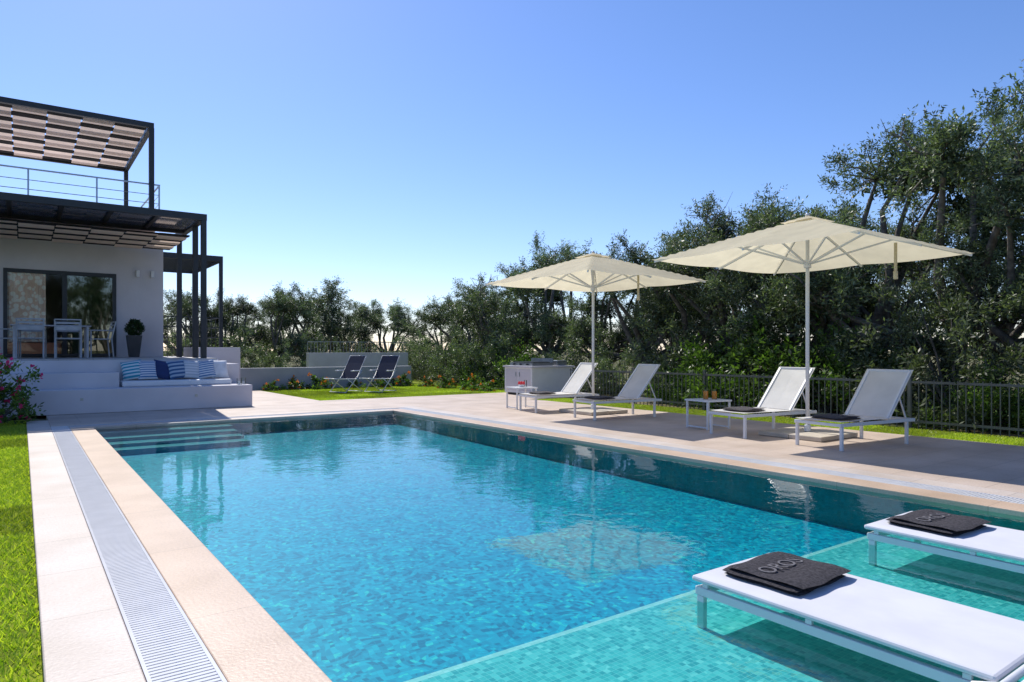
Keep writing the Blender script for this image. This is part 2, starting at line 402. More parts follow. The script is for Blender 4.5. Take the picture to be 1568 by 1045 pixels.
L2 = lawn(5.8, 16, 15.91, 30, -.03)
for ix in range(0, 7):
    for iy in range(0, 6):
        ob('grass', gp[(ix*5+iy*3) % 3], L2, (5.82+ix, 15.93+iy, -.03))
L3 = lawn(10.21, 11.5, -4, 13.3, -.03)
for iy in range(0, 13):
    ob('grass', gp[iy % 3], L3, (10.22, iy+.3, -.03))

# ------------------------------------------------------------------ vegetation
def leaves(r, C, O, nper, tl, ll, lw, up=.35, ntw=9):
    n = len(C)
    tw = O[:, None, :]*.7 + r.normal(0, .62, (n, ntw, 3)) + np.array([0, 0, up])
    tw /= np.linalg.norm(tw, axis=2, keepdims=True)
    tlen = r.uniform(.45, 1.15, (n, ntw, 1))*tl
    ti = r.integers(0, ntw, (n, nper)); idx = np.arange(n)[:, None]
    D = tw[idx, ti]; Ln = tlen[idx, ti]; s = r.uniform(.08, 1, (n, nper, 1))
    P = C[:, None, :] + D*Ln*s + r.normal(0, .03, (n, nper, 3))*tl/.4
    ld = D*.6 + r.normal(0, .6, (n, nper, 3)); ld /= np.linalg.norm(ld, axis=2, keepdims=True)
    sd = np.cross(ld, r.normal(0, 1, (n, nper, 3))); sd /= np.linalg.norm(sd, axis=2, keepdims=True)+1e-6
    k = r.uniform(.7, 1.3, (n, nper, 1)); ld = ld*ll*k; sd = sd*lw*k*.5
    V = np.stack([P, P+ld*.5+sd, P+ld, P+ld*.5-sd], 2).reshape(-1, 3)
    cv = r.uniform(-.28, .28, (n, 1))
    lv = np.clip(r.beta(1.6, 2.2, (n, nper))+cv, 0, 1).ravel()
    return V, lv
def tubeq(V, Q, pts, rs, n=6):
    b = sum(len(v) for v in V); ring = []
    pts = np.array(pts, float)
    for i in range(len(pts)):
        d = pts[min(i+1, len(pts)-1)]-pts[max(i-1, 0)]; d /= np.linalg.norm(d)+1e-9
        a = np.cross(d, [.3, 1, .2]); a /= np.linalg.norm(a)+1e-9; c = np.cross(d, a)
        an = np.arange(n)*2*np.pi/n
        ring.append(pts[i]+(a*np.cos(an)[:, None]+c*np.sin(an)[:, None])*rs[i])
    V.append(np.concatenate(ring))
    for i in range(len(pts)-1):
        for k in range(n):
            Q.append((b+i*n+k, b+i*n+(k+1) % n, b+(i+1)*n+(k+1) % n, b+(i+1)*n+k))
def olive(seed, H=6.0, Rr=2.1, nl=10, ncl=17, nper=180, lowz=.30):
    r = np.random.default_rng(seed)
    V = []; Q = []
    fork = np.array([r.normal(0, .15), r.normal(0, .15), H*.18])
    tubeq(V, Q, [(0, 0, -.2), (.05, .02, .1), fork*[.6, .6, .55], fork], [.34, .26, .2, .21], 9)
    lobes = []
    for i in range(nl):
        an = 2*np.pi*i/nl*1.62+r.uniform(-.3, .3); hz = r.uniform(lowz, .80)
        rad = Rr*math.sqrt(max(.05, 1-((hz-.42)/.5)**2))*r.uniform(.5, 1.05)
        lobes.append((np.array([math.cos(an)*rad, math.sin(an)*rad, H*hz]), r.uniform(.45, .9)))
    lobes.append((np.array([r.normal(0, .6), r.normal(0, .6), H*.80]), .75))
    C = []; O = []
    for lc, lr in lobes:
        mid = fork*.45+lc*.5+r.normal(0, .22, 3); mid[2] -= .1
        q = fork*.8+mid*.2+r.normal(0, .08, 3)
        tubeq(V, Q, [fork, q, mid, mid*.4+lc*.6+r.normal(0, .12, 3), lc], [.13, .11, .075, .05, .03])
        for j in range(ncl):
            dd = r.normal(0, 1, 3); dd /= np.linalg.norm(dd)
            if dd[2] < -.5: dd[2] *= -.6
            e = lc + dd*lr*r.uniform(.4, 1.1)*np.array([1, 1, .85])
            C.append(e); O.append(dd)
            if j % 2 == 0: tubeq(V, Q, [lc, (lc+e)/2+r.normal(0, .06, 3), e+dd*.25], [.025, .016, .005], 4)
    for j in range(20):
        lc, lr = lobes[r.integers(len(lobes))]
        dd = r.normal(0, .6, 3)+[0, 0, .9]; dd /= np.linalg.norm(dd)
        L = lr+r.uniform(.25, .7)
        p = [lc+dd*L*s+r.normal(0, .05, 3) for s in (0, .5, .8, 1.05)]
        tubeq(V, Q, p, [.03, .02, .012, .004], 4)
        if j % 4:
            for s in (.8, .95):
                C.append(lc+dd*L*s); O.append(dd)
        else:
            for _ in range(4):
                e = p[2]+dd*.3+r.normal(0, .22, 3); tubeq(V, Q, [p[2], (p[2]+e)/2+r.normal(0, .04, 3), e], [.012, .008, .003], 4)
    C = np.array(C); O = np.array(O)
    LV, lv = leaves(r, C, O, nper, .50, .085, .024)
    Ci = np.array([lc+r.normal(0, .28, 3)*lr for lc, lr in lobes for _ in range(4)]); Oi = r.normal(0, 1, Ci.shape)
    LI, li = leaves(r, Ci, Oi, 50, .5, .14, .06); li *= .3  # inner leaves coloured darker, painting shade into the crown
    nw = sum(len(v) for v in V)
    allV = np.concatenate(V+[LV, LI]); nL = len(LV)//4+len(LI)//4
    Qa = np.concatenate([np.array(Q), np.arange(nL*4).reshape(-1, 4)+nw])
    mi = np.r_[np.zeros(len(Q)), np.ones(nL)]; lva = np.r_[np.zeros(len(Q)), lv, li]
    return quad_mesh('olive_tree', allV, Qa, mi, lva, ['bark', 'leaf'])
def bare_branches(seed, H=6):
    r = np.random.default_rng(seed); V = []; Q = []
    def grow(p, d, L, rad, lvl):
        pts = [p]
        for k in range(3):
            d = d+r.normal(0, .22, 3); d /= np.linalg.norm(d); pts.append(pts[-1]+d*L/3)
        tubeq(V, Q, pts, [rad, rad*.85, rad*.7, rad*.5], 5 if lvl < 2 else 3)
        if lvl < 5:
            for k in range(3 if lvl else 4):
                nd = d+r.normal(0, .55, 3)+[0, 0, .1]; nd /= np.linalg.norm(nd)
                grow(pts[r.integers(1, 4)], nd, L*.62, rad*.5, lvl+1)
    grow(np.array([0, 0, 0.]), np.array([.1, .1, 1]), H*.5, .13, 0)
    return quad_mesh('bare_tree', np.concatenate(V), np.array(Q), np.zeros(len(Q)), np.zeros(len(Q)), ['bark'])
def bush(seed, R=1.0, H=1.6, n=70, nper=110, mat='leaf', tl=.35, ll=.075, lw=.03, flower=None, nf=0):
    r = np.random.default_rng(seed); V = []; Q = []
    C = []; O = []
    for i in range(n):
        d = r.normal(0, 1, 3); d[2] = abs(d[2]); d /= np.linalg.norm(d)
        k = r.uniform(.35, 1)**.6*(1+.18*math.sin(5*math.atan2(d[1], d[0])+seed)+.15*r.normal())
        e = d*[R, R, H*.85]*k; e[2] = max(e[2], .05)
        C.append(e); O.append(d)
        if i % 3 == 0: tubeq(V, Q, [(e[0]*.1, e[1]*.1, -.05), (e[0]*.5, e[1]*.5, e[2]*.55), e], [.02, .014, .005], 4)
    C = np.array(C); O = np.array(O)
    LV, lv = leaves(r, C, O, nper, tl, ll, lw)
    parts = [LV]; lvs = [lv]; mis = [np.ones(len(LV)//4)]
    if flower:
        Cf = C[r.integers(0, n, nf)]*1.12+r.normal(0, .05, (nf, 3)); Cf[:, 2] = np.abs(Cf[:, 2])
        FV, fv = leaves(r, Cf, O[r.integers(0, n, nf)], 9, .05, .055, .045); parts.append(FV); lvs.append(fv); mis.append(np.full(len(FV)//4, 2))
    nw = sum(len(v) for v in V); LVa = np.concatenate(parts); nL = len(LVa)//4
    Qa = np.concatenate([np.array(Q), np.arange(nL*4).reshape(-1, 4)+nw])
    return quad_mesh('bush', np.concatenate(V+[LVa]), Qa, np.r_[np.zeros(len(Q)), np.concatenate(mis)],
                     np.r_[np.zeros(len(Q)), np.concatenate(lvs)], ['bark', mat]+([flower] if flower else []))
OT = [olive(11), olive(22, nl=9, Rr=2.3), olive(35, nl=11, Rr=1.9), olive(47, nl=8, Rr=2.4, ncl=20)]
BO = [bush(5, 1.1, 1.7, 75, 140, ll=.07, lw=.023), bush(6, 1.25, 1.5, 75, 140, ll=.07, lw=.023)]
BG = [bush(7, .8, 1.0, 75, 110, mat='leaf2', ll=.065, lw=.026), bush(8, .9, .9, 75, 110, mat='leaf2', ll=.065, lw=.025)]
tr = [(14.8,4.0,4.7),(15,5.9,6.0),(15.2,7.5,5.9),(14.8,9.1,4.6),(15.1,10.7,5.2),(14.9,12.3,4.8),(15,14.2,4.4),(15.5,16.3,4.0),
      (15.4,18.7,5.0),(15.6,21.4,4.6),(15.3,24.2,3.9),(14.7,2.2,4.8),(14.6,0,4.6),(14.4,-2.2,4.8),
      (18,6.3,5.4),(18.5,10,4.7),(18.3,13.6,4.6),(18.5,17.8,4.5),(18.4,2.5,5.0),
      (17.8,31,3.9),(16,33.5,3.9),(13.4,32.4,3.4),(11.4,32.6,4.5),(9.2,30.5,3.7),(7.6,31.5,3.6),(5.6,31,3.7),(20.5,30,4.2),(18,27,3.9),
      (14.8,37,4.0),(12.6,36.5,3.9),(10.5,37,3.9),(6.5,37,3.9),(2.5,35,3.9),
      (-7,-14,6),(-3,-15,5.6),(1,-14,6.2),(5,-13.5,5.8),(9.5,-12,6),(3,-18,7)]
for i, (x, y, H) in enumerate(tr):
    s = H/5.6
    sx = s*1.05 if H > 4.6 else s*1.2
    ob('olive_tree', OT[(i*3+i//4) % 4], None, (x, y, -.06), (0, 0, i*2.39), (sx, sx, s))
bt = bare_branches(3, 6)
ob('bare_olive_tree', bt, None, (15.3, 8.5, 0), (0, 0, 1), .98)
bs = []
rb = np.random.default_rng(9)
for i, y in enumerate(np.arange(-2, 26, 1.7)):
    bs.append((13.3+rb.uniform(-.3, .6), y+rb.uniform(-.3, .3), rb.uniform(.75, 1.45)))
for x in np.arange(4.5, 19, 1.8):
    bs.append((x+rb.uniform(-.4, .4), 28+rb.uniform(-1, 1), rb.uniform(.85, 1.35)))
for i, (x, y, s) in enumerate(bs):
    ob('olive_bush', BO[i % 2], None, (x, y, -.06), (0, 0, i*1.7), s)
for i, (x, y, s) in enumerate([(12.5,4.3,.9),(12.6,3.0,1.1),(12.9,8.9,1.8),(12.5,1.5,.9),(13.0,7.2,1.6),(12.9,10.6,1.0),(12.9,17,1.3),(13.4,19.5,1.4)]):
    ob('garden_shrub', BG[i % 2], None, (x, y, -.06), (0, 0, i*2.1), s)
fb = bush(12, .5, 1.05, 45, 70, 'leaf2', .25, .07, .03, 'pink', 60)
ob('oleander_bush', fb, None, (-.40, 14.25, -.04), (0, 0, 0), 1.1)
ob('oleander_bush', fb, None, (-1.4, 14.1, -.04), (0, 0, 2), 1.1)
sm = bush(13, .28, .35, 18, 60, 'leaf2', .14, .06, .025, 'orange', 10)
for i, (x, y) in enumerate([(6.1,21.0),(6.9,21.1),(7.7,21),(8.9,21.1),(9.7,20.9),(10.5,21),(11.1,20.2),(11.2,19.0),(11.3,17.8),(11.2,16.9)]):
    ob('flowering_shrub', sm, None, (x, y, -.04), (0, 0, i*1.3), .8+.35*(i % 3)*.5)

# fence
mb = MB()
fx = 11.45
for y in np.arange(-3, 13.3, .11): mb.box(fx-.007, fx+.007, y-.007, y+.007, -.05, .74)
for z in (.08, .70): mb.box(fx-.014, fx+.014, -3, 13.3, z-.018, z+.018)
for y in np.arange(-3, 13.4, 2.0): mb.box(fx-.025, fx+.025, y+.03, y+.08, -.05, .8)
ob('metal_fence', mb.mesh('metal_fence', [plain('grey_fence_steel', (.10, .11, .115), .5)]))

# ------------------------------------------------------------------ house
house = empty('modern_house')
DX0, DX1, DZ0, DZ1, HY = -.36, 2.01, 1.05, 3.2, 20.5
HX = 3.12
boxes('front_wall', [(-8, DX0, HY, HY+.25, 0, 4.15), (DX1, HX, HY, HY+.25, 0, 4.15), (DX0, DX1, HY, HY+.25, DZ1, 4.15), (DX0, DX1, HY, HY+.25, 0, 1.0)], ['white_wall'], house)
boxes('side_and_back_walls', [(HX-.25, HX, HY+.251, 28, 0, 4.15), (-8, HX-.251, 27.75, 28, 0, 4.15), (-8, -7.75, HY+.251, 27.7, 0, 4.15)], ['white_wall'], house)
boxes('roof_slab', [(-8, HX, HY+.05, 28, 4.152, 4.34)], ['white_wall'], house)
boxes('interior_floor', [(-7.7, HX-.26, HY+.26, 27.7, .9, 1.04)], ['terrace'], house)
mb = MB(); n = 60
for k in range(n):
    xa = DX0+.05+(.80)*k/n; xb = DX0+.05+(.80)*(k+1)/n
    ya = HY+.085+.012*math.sin(k*.9); yb = HY+.085+.012*math.sin((k+1)*.9)
    mb.poly([(xa, ya, 1.42), (xb, yb, 1.42), (xb, yb, 3.16), (xa, ya, 3.16)])
ob('curtain', mb.mesh('curtain', ['curtain'], True), house)
boxes('sofa', [(DX0+.02, .82, HY+.11, HY+.6, 1.05, 1.40)], [plain('orange_sofa', (.60, .24, .14), .8)], house, .03)
fr = []
for (xa, xb) in ((DX0, DX0+.08), (.83, .93), (DX1-.08, DX1)): fr.append((xa, xb, HY-.03, HY+.1, DZ0, DZ1))
fr += [(DX0+.08, .83, HY-.028, HY+.1, DZ1-.09, DZ1-.002), (.93, DX1-.08, HY-.028, HY+.1, DZ1-.09, DZ1-.002),
       (DX0+.08, .83, HY-.028, HY+.1, DZ0+.001, DZ0+.07), (.93, DX1-.08, HY-.028, HY+.1, DZ0+.001, DZ0+.07)]
boxes('sliding_door_frame', fr, ['dark'], house)
boxes('door_glass_left', [(DX0+.08, .83, HY+.02, HY+.03, DZ0+.07, DZ1-.09)], ['glass'], house)
boxes('door_glass_right', [(.93, DX1-.08, HY+.05, HY+.06, DZ0+.07, DZ1-.09)], ['glassr'], house)
mb = MB()
for k in range(16):
    xa = .95+k*.06; mb.poly([(xa, HY+.22+.02*(k % 2), 1.1), (xa+.06, HY+.22+.02*((k+1) % 2), 1.1), (xa+.06, HY+.22+.02*((k+1) % 2), 3.15), (xa, HY+.22+.02*(k % 2), 3.15)])
ob('reflection_backing', mb.mesh('reflection_backing', [plain('reflection_backing', (.30, .36, .25), .9)], True), house)  # added green sheet behind the right pane, standing in for reflected trees
mb = MB()
for x in (2.5, 2.85): mb.box(x-.04, x+.04, HY-.11, HY-.001, 3.15, 3.33)
ob('wall_lamps', mb.mesh('wall_lamps', ['white']), house, bevel=.01)
# terrace
boxes('terrace_floor', [(-8, 3.6, 16.3, HY-.001, 0, 1.0), (3.122, 5.0, HY+.3, 26, 0, 1.0)], ['white_wall'], house, .01)
boxes('terrace_paving', [(-8, 3.58, 16.33, HY-.031, 1.0, 1.03)], ['terrace'], house)
boxes('terrace_step', [(-8, 1.6, 15.75, 16.298, 0, .76)], ['white_wall'], house, .01)
boxes('bench_wall', [(0.0, 4.05, 15.2, 15.748, 0, .46), (1.602, 4.05, 15.75, 16.298, 0, .458)], ['white_wall'], house, .012)
boxes('bench_wall_left', [(-8, -.002, 15.2, 15.748, 0, .46)], ['white_wall'], house, .012)
boxes('terrace_parapet', [(3.602, 4.6, 18.4, 20.4, 0, 1.28), (3.602, 4.05, 16.3, 18.39, 0, .9)], ['white_wall'], house, .01)
boxes('bench_pad', [(1.65, 3.75, 15.72, 16.28, .46, .58)], ['white'], house, .03)
boxes('bench_spotlights', [(.9, .95, 15.19, 15.199, .25, .3), (2.9, 2.95, 15.19, 15.199, .25, .3)], ['steel'], house)
# lower pergola
mb = MB(); zt = 4.27; px = 3.33
mb.box(-8, px+.06, 16.44, 16.56, zt-.14, zt)
mb.box(-8, px-.06, 18.44, 18.56, zt-.16, zt-.02)
mb.box(px-.06, px+.06, 16.562, HY+.6, zt-.14, zt-.001)
for y in (16.5, 17.4, 19.4): mb.box(px-.055, px+.055, y-.055, y+.055, 1.0, zt-.141)
x = px-.9
while x > -8:
    mb.box(x-.04, x+.04, 16.562, 18.438, zt-.12, zt-.01); x -= .88
ob('terrace_pergola_frame', mb.mesh('perg', ['dark']), house)
boxes('pergola_panels', [(-8, px-.07, 16.57, 18.43, zt-.075, zt-.065)], [glass_mat('clear_roof_panel', (.85, .88, .92), 1.5, .05, .22, (.4, .42, .46))], house)
def weave(x0, x1, y0, y1, z, pitch, sw, strip, parent, nm, amp=.05):
    d = MB(); p = MB(); ny = int((y1-y0)/pitch)
    for j in range(ny+1):
        y = y0+j*pitch; d.box(x0, x1, y-sw/2, y+sw/2, z-.010, z+.010)
    nx = int((x1-x0)/strip)
    for i in range(nx):
        xa = x1-(i+1)*strip+.012; xb = x1-i*strip-.012
        pr = None
        for j in range(ny+1):
            sgn = -amp if (i+j) % 2 else amp*.5
            for s in (-.5, .5):
                y = y0+j*pitch+s*sw*1.08
                cur = (y, z+sgn)
                if pr: p.poly([(xa, pr[0], pr[1]), (xb, pr[0], pr[1]), (xb, cur[0], cur[1]), (xa, cur[0], cur[1])])
                pr = cur
    ob(nm+'_slats', d.mesh(nm, ['slat']), parent); ob(nm+'_woven_fabric', p.mesh(nm, ['peach']), parent)
weave(-8, px-.1, 17.6, HY-.05, zt-.36, .42, .24, .66, house, 'lower_canopy', .03)
boxes('balcony_floor', [(-8, 2.8, 18.4, HY+.048, zt+.002, zt+.07)], ['white_wall'], house)
mb = MB(); bz = zt+.07
mb.box(-8, 2.74, 18.44, 18.48, bz+.87, bz+.9)
mb.box(2.71, 2.74, 18.482, 23.3, bz+.872, bz+.9)
for z in (.22, .43, .64):
    mb.tube([(-8, 18.46, bz+z), (2.72, 18.46, bz+z)], .008, n=6); mb.tube([(2.72, 18.46, bz+z), (2.72, 23.3, bz+z)], .008, n=6)
x = 2.72
while x > -8:
    mb.box(x-.018, x+.016, 18.442, 18.478, bz, bz+.869); x -= 1.3
for y in (19.9, 21.5, 23.2): mb.box(2.712, 2.738, y-.02, y+.02, bz, bz+.869)
ob('balcony_railing', mb.mesh('rail', ['steel']), house)
# upper pergola
mb = MB(); uz = 6.66; ux = 2.53; uy0, uy1 = 18.3, 23.2
mb.box(-8, ux+.05, uy0-.05, uy0+.05, uz-.12, uz); mb.box(-8, ux+.05, uy1-.05, uy1+.05, uz-.12, uz)
mb.box(ux-.05, ux+.05, uy0+.052, uy1-.052, uz-.12, uz-.001)
for y in (uy0, uy1): mb.box(ux-.055, ux+.055, y-.055, y+.055, zt+.0, uz-.121)
for y in (uy0, uy1): mb.box(-3.4, -3.31, y-.045, y+.045, zt+.0, uz-.121)
ob('roof_pergola_frame', mb.mesh('uperg', ['dark']), house)
weave(-8, ux-.07, uy0+.3, uy1-.1, uz-.06, .56, .30, .66, house, 'upper_canopy', .03)
# side pergola
mb = MB(); sx = 4.93; sz = 4.07
mb.box(HX+.002, sx+.05, 21.95, 22.05, sz-.16, sz); mb.box(HX+.002, sx+.05, 25.95, 26.05, sz-.16, sz); mb.box(sx-.05, sx+.05, 22.052, 25.948, sz-.16, sz-.001)
for y in (22, 26): mb.box(sx-.05, sx+.05, y-.05, y+.05, 1.0, sz-.161)
for y in np.arange(22.3, 25.9, .3): mb.box(HX+.004, sx-.052, y-.07, y+.07, sz-.1, sz-.07)
for z in (1.3, 1.6, 1.9, 2.2): mb.box(HX+.01, sx-.052, 21.99, 22.01, z-.012, z+.012); mb.box(sx-.01, sx+.01, 22.052, 25.9, z-.012, z+.012)
for x in np.arange(HX+.1, sx, .12): mb.box(x-.006, x+.006, 21.985, 22.015, 1.0, 2.2)
ob('side_pergola', mb.mesh('sperg', ['dark']), house)

# cushions
def cushion_mesh(name, w, h, t, mat):
    n = 10; V = []; F = []
    for s in (1, -1):
        for j in range(n+1):
            for i in range(n+1):
                a_, b2 = i/n*2-1, j/n*2-1
                f = ((1-a_**4)*(1-b2**4))**.5
                k = 1-.06*(a_*a_)*(1-b2*b2) - .06*(b2*b2)*(1-a_*a_)
                V.append((a_*w/2*k, b2*h/2*k, s*t/2*f))
    for s in (0, 1):
        o_ = s*(n+1)**2
        for j in range(n):
            for i in range(n):
                q = (o_+j*(n+1)+i, o_+j*(n+1)+i+1, o_+(j+1)*(n+1)+i+1, o_+(j+1)*(n+1)+i)
                F.append(q if s == 0 else q[::-1])
    me = bpy.data.meshes.new(name); me.from_pydata(V, [], F); me.materials.append(mat)
    me.polygons.foreach_set('use_smooth', [True]*len(F)); me.update(); return me
ctypes = [stripe_mat('teal_stripe', (.04, .30, .42), (.6, .7, .72), 14), stripe_mat('blue_white_stripe', (.10, .22, .42), (.7, .72, .74), 20),
          plain('navy_cloth', (.02, .04, .13), .9), stripe_mat('navy_stripe', (.05, .12, .26), (.35, .45, .55), 12),
          stripe_mat('grey_stripe', (.45, .5, .55), (.65, .67, .7), 16), plain('pale_blue_cloth', (.35, .45, .55), .9), plain('white_cloth', (.75, .75, .75), .9)]
order = [0, 1, 2, 3, 4, 1, 6]
for i, k in enumerate(order):
    ob('striped_cushion' if k not in (2, 6) else 'cushion', cushion_mesh('cushion', .38, .42, .15, ctypes[k]), None,
       (1.86+i*.285, 16.10-.03*(i % 2), .79), (R_(68), R_(5*((i*37) % 5-2)), R_(7*((i*53) % 5-2))))
mb = MB()
for k, (x, y) in enumerate([(3.85, 15.5), (3.97, 15.62)]):
    mb.tube([(x, y, .461), (x, y, .6)], .05, 0, 14); mb.tube([(x, y, .462), (x, y, .53)], .025, 1, 10)
ob('glass_lantern', mb.mesh('glass_lantern', ['cup', 'white']))

# dining set on the terrace
def chair_mesh():
    mb = MB(); t = .026
    for x in (-.24, .24):
        mb.beam((x, -.22, 0), (x, -.22, .64), t, t); mb.beam((x, .24, 0), (x, .2, .45), t, t); mb.beam((x, .2, .45), (x, .29, .86), t, t)
        mb.beam((x, -.24, .645), (x, .23, .645), t+.012, t-.01)
    mb.box(-.24, .24, -.22, .22, .43, .45)
    mb.beam((-.24, .29, .85), (.24, .29, .85), t, t); mb.beam((-.24, .24, .66), (.24, .24, .66), .01, .09); mb.beam((-.24, .265, .77), (.24, .265, .77), .01, .03)
    return mb.mesh('chair', [plain('light_grey_metal', (.38, .39, .41), .4)])
cm = chair_mesh()
mb = MB(); mb.box(-.75, .75, -.42, .42, .715, .74)
for x in (-.68, .68):
    for y in (-.36, .36): mb.box(x-.025, x+.025, y-.025, y+.025, 0, .715)
ob('dining_table', mb.mesh('dining_table', [plain('grey_table', (.46, .46, .48), .4)]), None, (.55, 18.7, 1.03), bevel=.005)
for x, y, a_ in [(.15, 18.1, 180), (.85, 18.1, 175), (.2, 19.35, 5), (.9, 19.3, 0), (-.35, 18.7, 90), (1.5, 18.7, -85)]:
    ob('dining_chair', cm, None, (x, y, 1.03), (0, 0, R_(a_)))
pp = empty('potted_plant', (2.35, 19.9, 1.03))
mb = MB(); P = []
for (w, z) in ((.11, 0), (.17, .56)): P.append([(-w, -w, z), (w, -w, z), (w, w, z), (-w, w, z)])
for k in range(4): mb.poly([P[0][k], P[0][(k+1) % 4], P[1][(k+1) % 4], P[1][k]])
mb.poly(P[0][::-1]); mb.box(-.155, .155, -.155, .155, .5, .54)
ob('planter', mb.mesh('planter', ['pot']), pp)
rr = np.random.default_rng(4); C = rr.normal(0, 1, (70, 3)); C /= np.linalg.norm(C, axis=1, keepdims=True); O = C.copy(); C = C*.15
LV, lv = leaves(rr, C, O, 60, .09, .04, .022)
ob('box_ball', quad_mesh('box_ball', LV+np.array([0, 0, .74]), np.arange(len(LV)).reshape(-1, 4), np.zeros(len(LV)//4), lv, ['leafd']), pp)

# garden walls
boxes('garden_wall', [(5.0, 11.15, 21.5, 21.75, -.06, .66)], ['grey_wall'], bevel=.01)
boxes('upper_garden_wall', [(8.2, 12.1, 23.6, 23.85, -.06, 1.12)], ['grey_wall'], bevel=.01)
mb = MB()
for x in np.arange(8.2, 12.1, .12): mb.box(x-.006, x+.006, 23.7, 23.712, 1.12, 1.5)
mb.box(8.2, 12.1, 23.69, 23.72, 1.5, 1.53)
ob('wall_railing', mb.mesh('wall_railing', ['steel']))

# barbecue counter
bbq = empty('barbecue_counter', (11.55, 14.75, 0))
mb = MB()
mb.box(-.70, .70, -.62, .62, .06, .74, 0); mb.box(-.64, .64, -.58, .58, 0, .06, 1); mb.box(-.74, .74, -.66, .66, .742, .79, 2)
mb.box(-.706, -.701, -.55, -.02, .12, .7, 2); mb.box(-.706, -.701, .02, .55, .12, .7, 2); mb.box(-.715, -.707, -.1, -.07, .5, .62, 3); mb.box(-.715, -.707, .07, .1, .5, .62, 3)
ob('counter', mb.mesh('counter', ['white', 'dark', 'white_wall', 'steel']), bbq, bevel=.004)
mb = MB(); mb.box(-.6, .1, -.5, .5, .792, .87, 0); mb.box(-.55, .05, -.45, .45, .871, .885, 1); mb.box(.11, .14, -.48, .48, .792, .99, 0)
for y in np.arange(-.4, .41, .1): mb.box(-.52, .02, y-.01, y+.01, .886, .9, 0)
for y in (-.3, 0, .3): mb.tube([(-.601, y, .83), (-.64, y, .83)], .025, 1, 12)
ob('grill', mb.mesh('grill', ['steel', 'dark']), bbq)
mb = MB(); mb.box(.25, .6, -.5, .2, .792, .93, 0)
ob('side_box', mb.mesh('side_box', ['steel']), bbq, bevel=.01)

# ------------------------------------------------------------------ loungers on deck
def parts_lounger():
    t = .036; w = .31
    f = MB()
    for y in (-w, w):
        f.box(0, 1.5, y-t/2, y+t/2, .285, .325)
        for x in (.02, 1.32): f.box(x, x+t, y-t/2+.0005, y+t/2-.0005, 0, .2845)
        f.beam((.98, y*.9, .34), (1.46, y*.9, .93), .03, .03)
    for x in (.001, 1.32): f.box(x, x+.034, -w+t/2, w-t/2, .287, .322)
    f.box(1.466, 1.498, -w+t/2, w-t/2, .287, .322)
    f.beam((1.46, -w*.9, .93), (1.46, w*.9, .93), .03, .03)
    f.beam((1.25, -.25, .66), (1.42, -.25, .32), .018, .018); f.beam((1.25, .25, .66), (1.42, .25, .32), .018, .018)
    s = MB(); n = 12
    for (pa, pb) in (((.0, .345), (.98, .345)), ((.985, .35), (1.475, .95))):
        for i in range(n):
            a_, b2 = i/n, (i+1)/n
            P = lambda k, yy: (pa[0]+(pb[0]-pa[0])*k, yy, pa[1]+(pb[1]-pa[1])*k - .018*math.sin(math.pi*k)*(1 if abs(yy) < .1 else 0))
            for (ya, yb) in ((-w-.01, 0), (0, w+.01)):
                s.poly([P(a_, ya), P(b2, ya), P(b2, yb), P(a_, yb)])
    return f.mesh('frame', ['alu']), s.mesh('sling', ['sling'], True)
def towel_mesh(L=.4, W=.46, t=.05, seed=1):
    mb = MB(); n = 16
    for layer in range(3):
        z0 = layer*t/3; g = layer*.008*(-1)**layer
        V0 = len(mb.v)
        for s in (0, 1):
            for j in range(n+1):
                for i in range(n+1):
                    a_, b2 = i/n*2-1, j/n*2-1
                    e = min(1-abs(a_), 1-abs(b2))
                    rd = min(1, e*6)**.5
                    wv = .004*math.sin(5*a_+layer+seed)+.004*math.cos(4*b2+2*layer)-.006*max(0, abs(a_*b2)-.5)
                    zz = z0+t/6+(t/6*.97)*rd*(1 if s else -1) + (wv if layer == 2 else 0)
                    mb.v.append((a_*L/2*(1-.03*abs(b2)**6)+g+.004*math.sin(6*b2+layer*2), b2*W/2*(1-.03*abs(a_)**6)+g+.004*math.sin(5*a_+layer), zz))
        for s in (0, 1):
            o_ = V0+s*(n+1)**2
            for j in range(n):
                for i in range(n):
                    q = (o_+j*(n+1)+i, o_+j*(n+1)+i+1, o_+(j+1)*(n+1)+i+1, o_+(j+1)*(n+1)+i)
                    mb.f.append(q if s else q[::-1]); mb.m.append(0)
    return mb.mesh('towel', ['towel'], True)
lf, ls = parts_lounger(); tw = towel_mesh()
for (x, y, a_) in ((8.0, 10.6, -8), (7.97, 8.92, -8), (7.98, 5.95, -7), (7.93, 4.58, -7)):
    e = empty('sun_lounger', (x, y, 0), (0, 0, R_(a_)))
    ob('frame', lf, e, bevel=.004); ob('sling', ls, e); ob('folded_towel', tw, e, (.36, 0, .347), scale=(1, 1, .7))
mb = MB(); mb.box(-.25, .25, -.25, .25, .42, .445)
for x in (-.22, .22):
    for y in (-.22, .22): mb.box(x-.014, x+.014, y-.014, y+.014, 0, .42)
for x in (-.22, .22): mb.box(x-.012, x+.012, -.206, .206, .02, .04)
tm = mb.mesh('side_table', ['alu'])
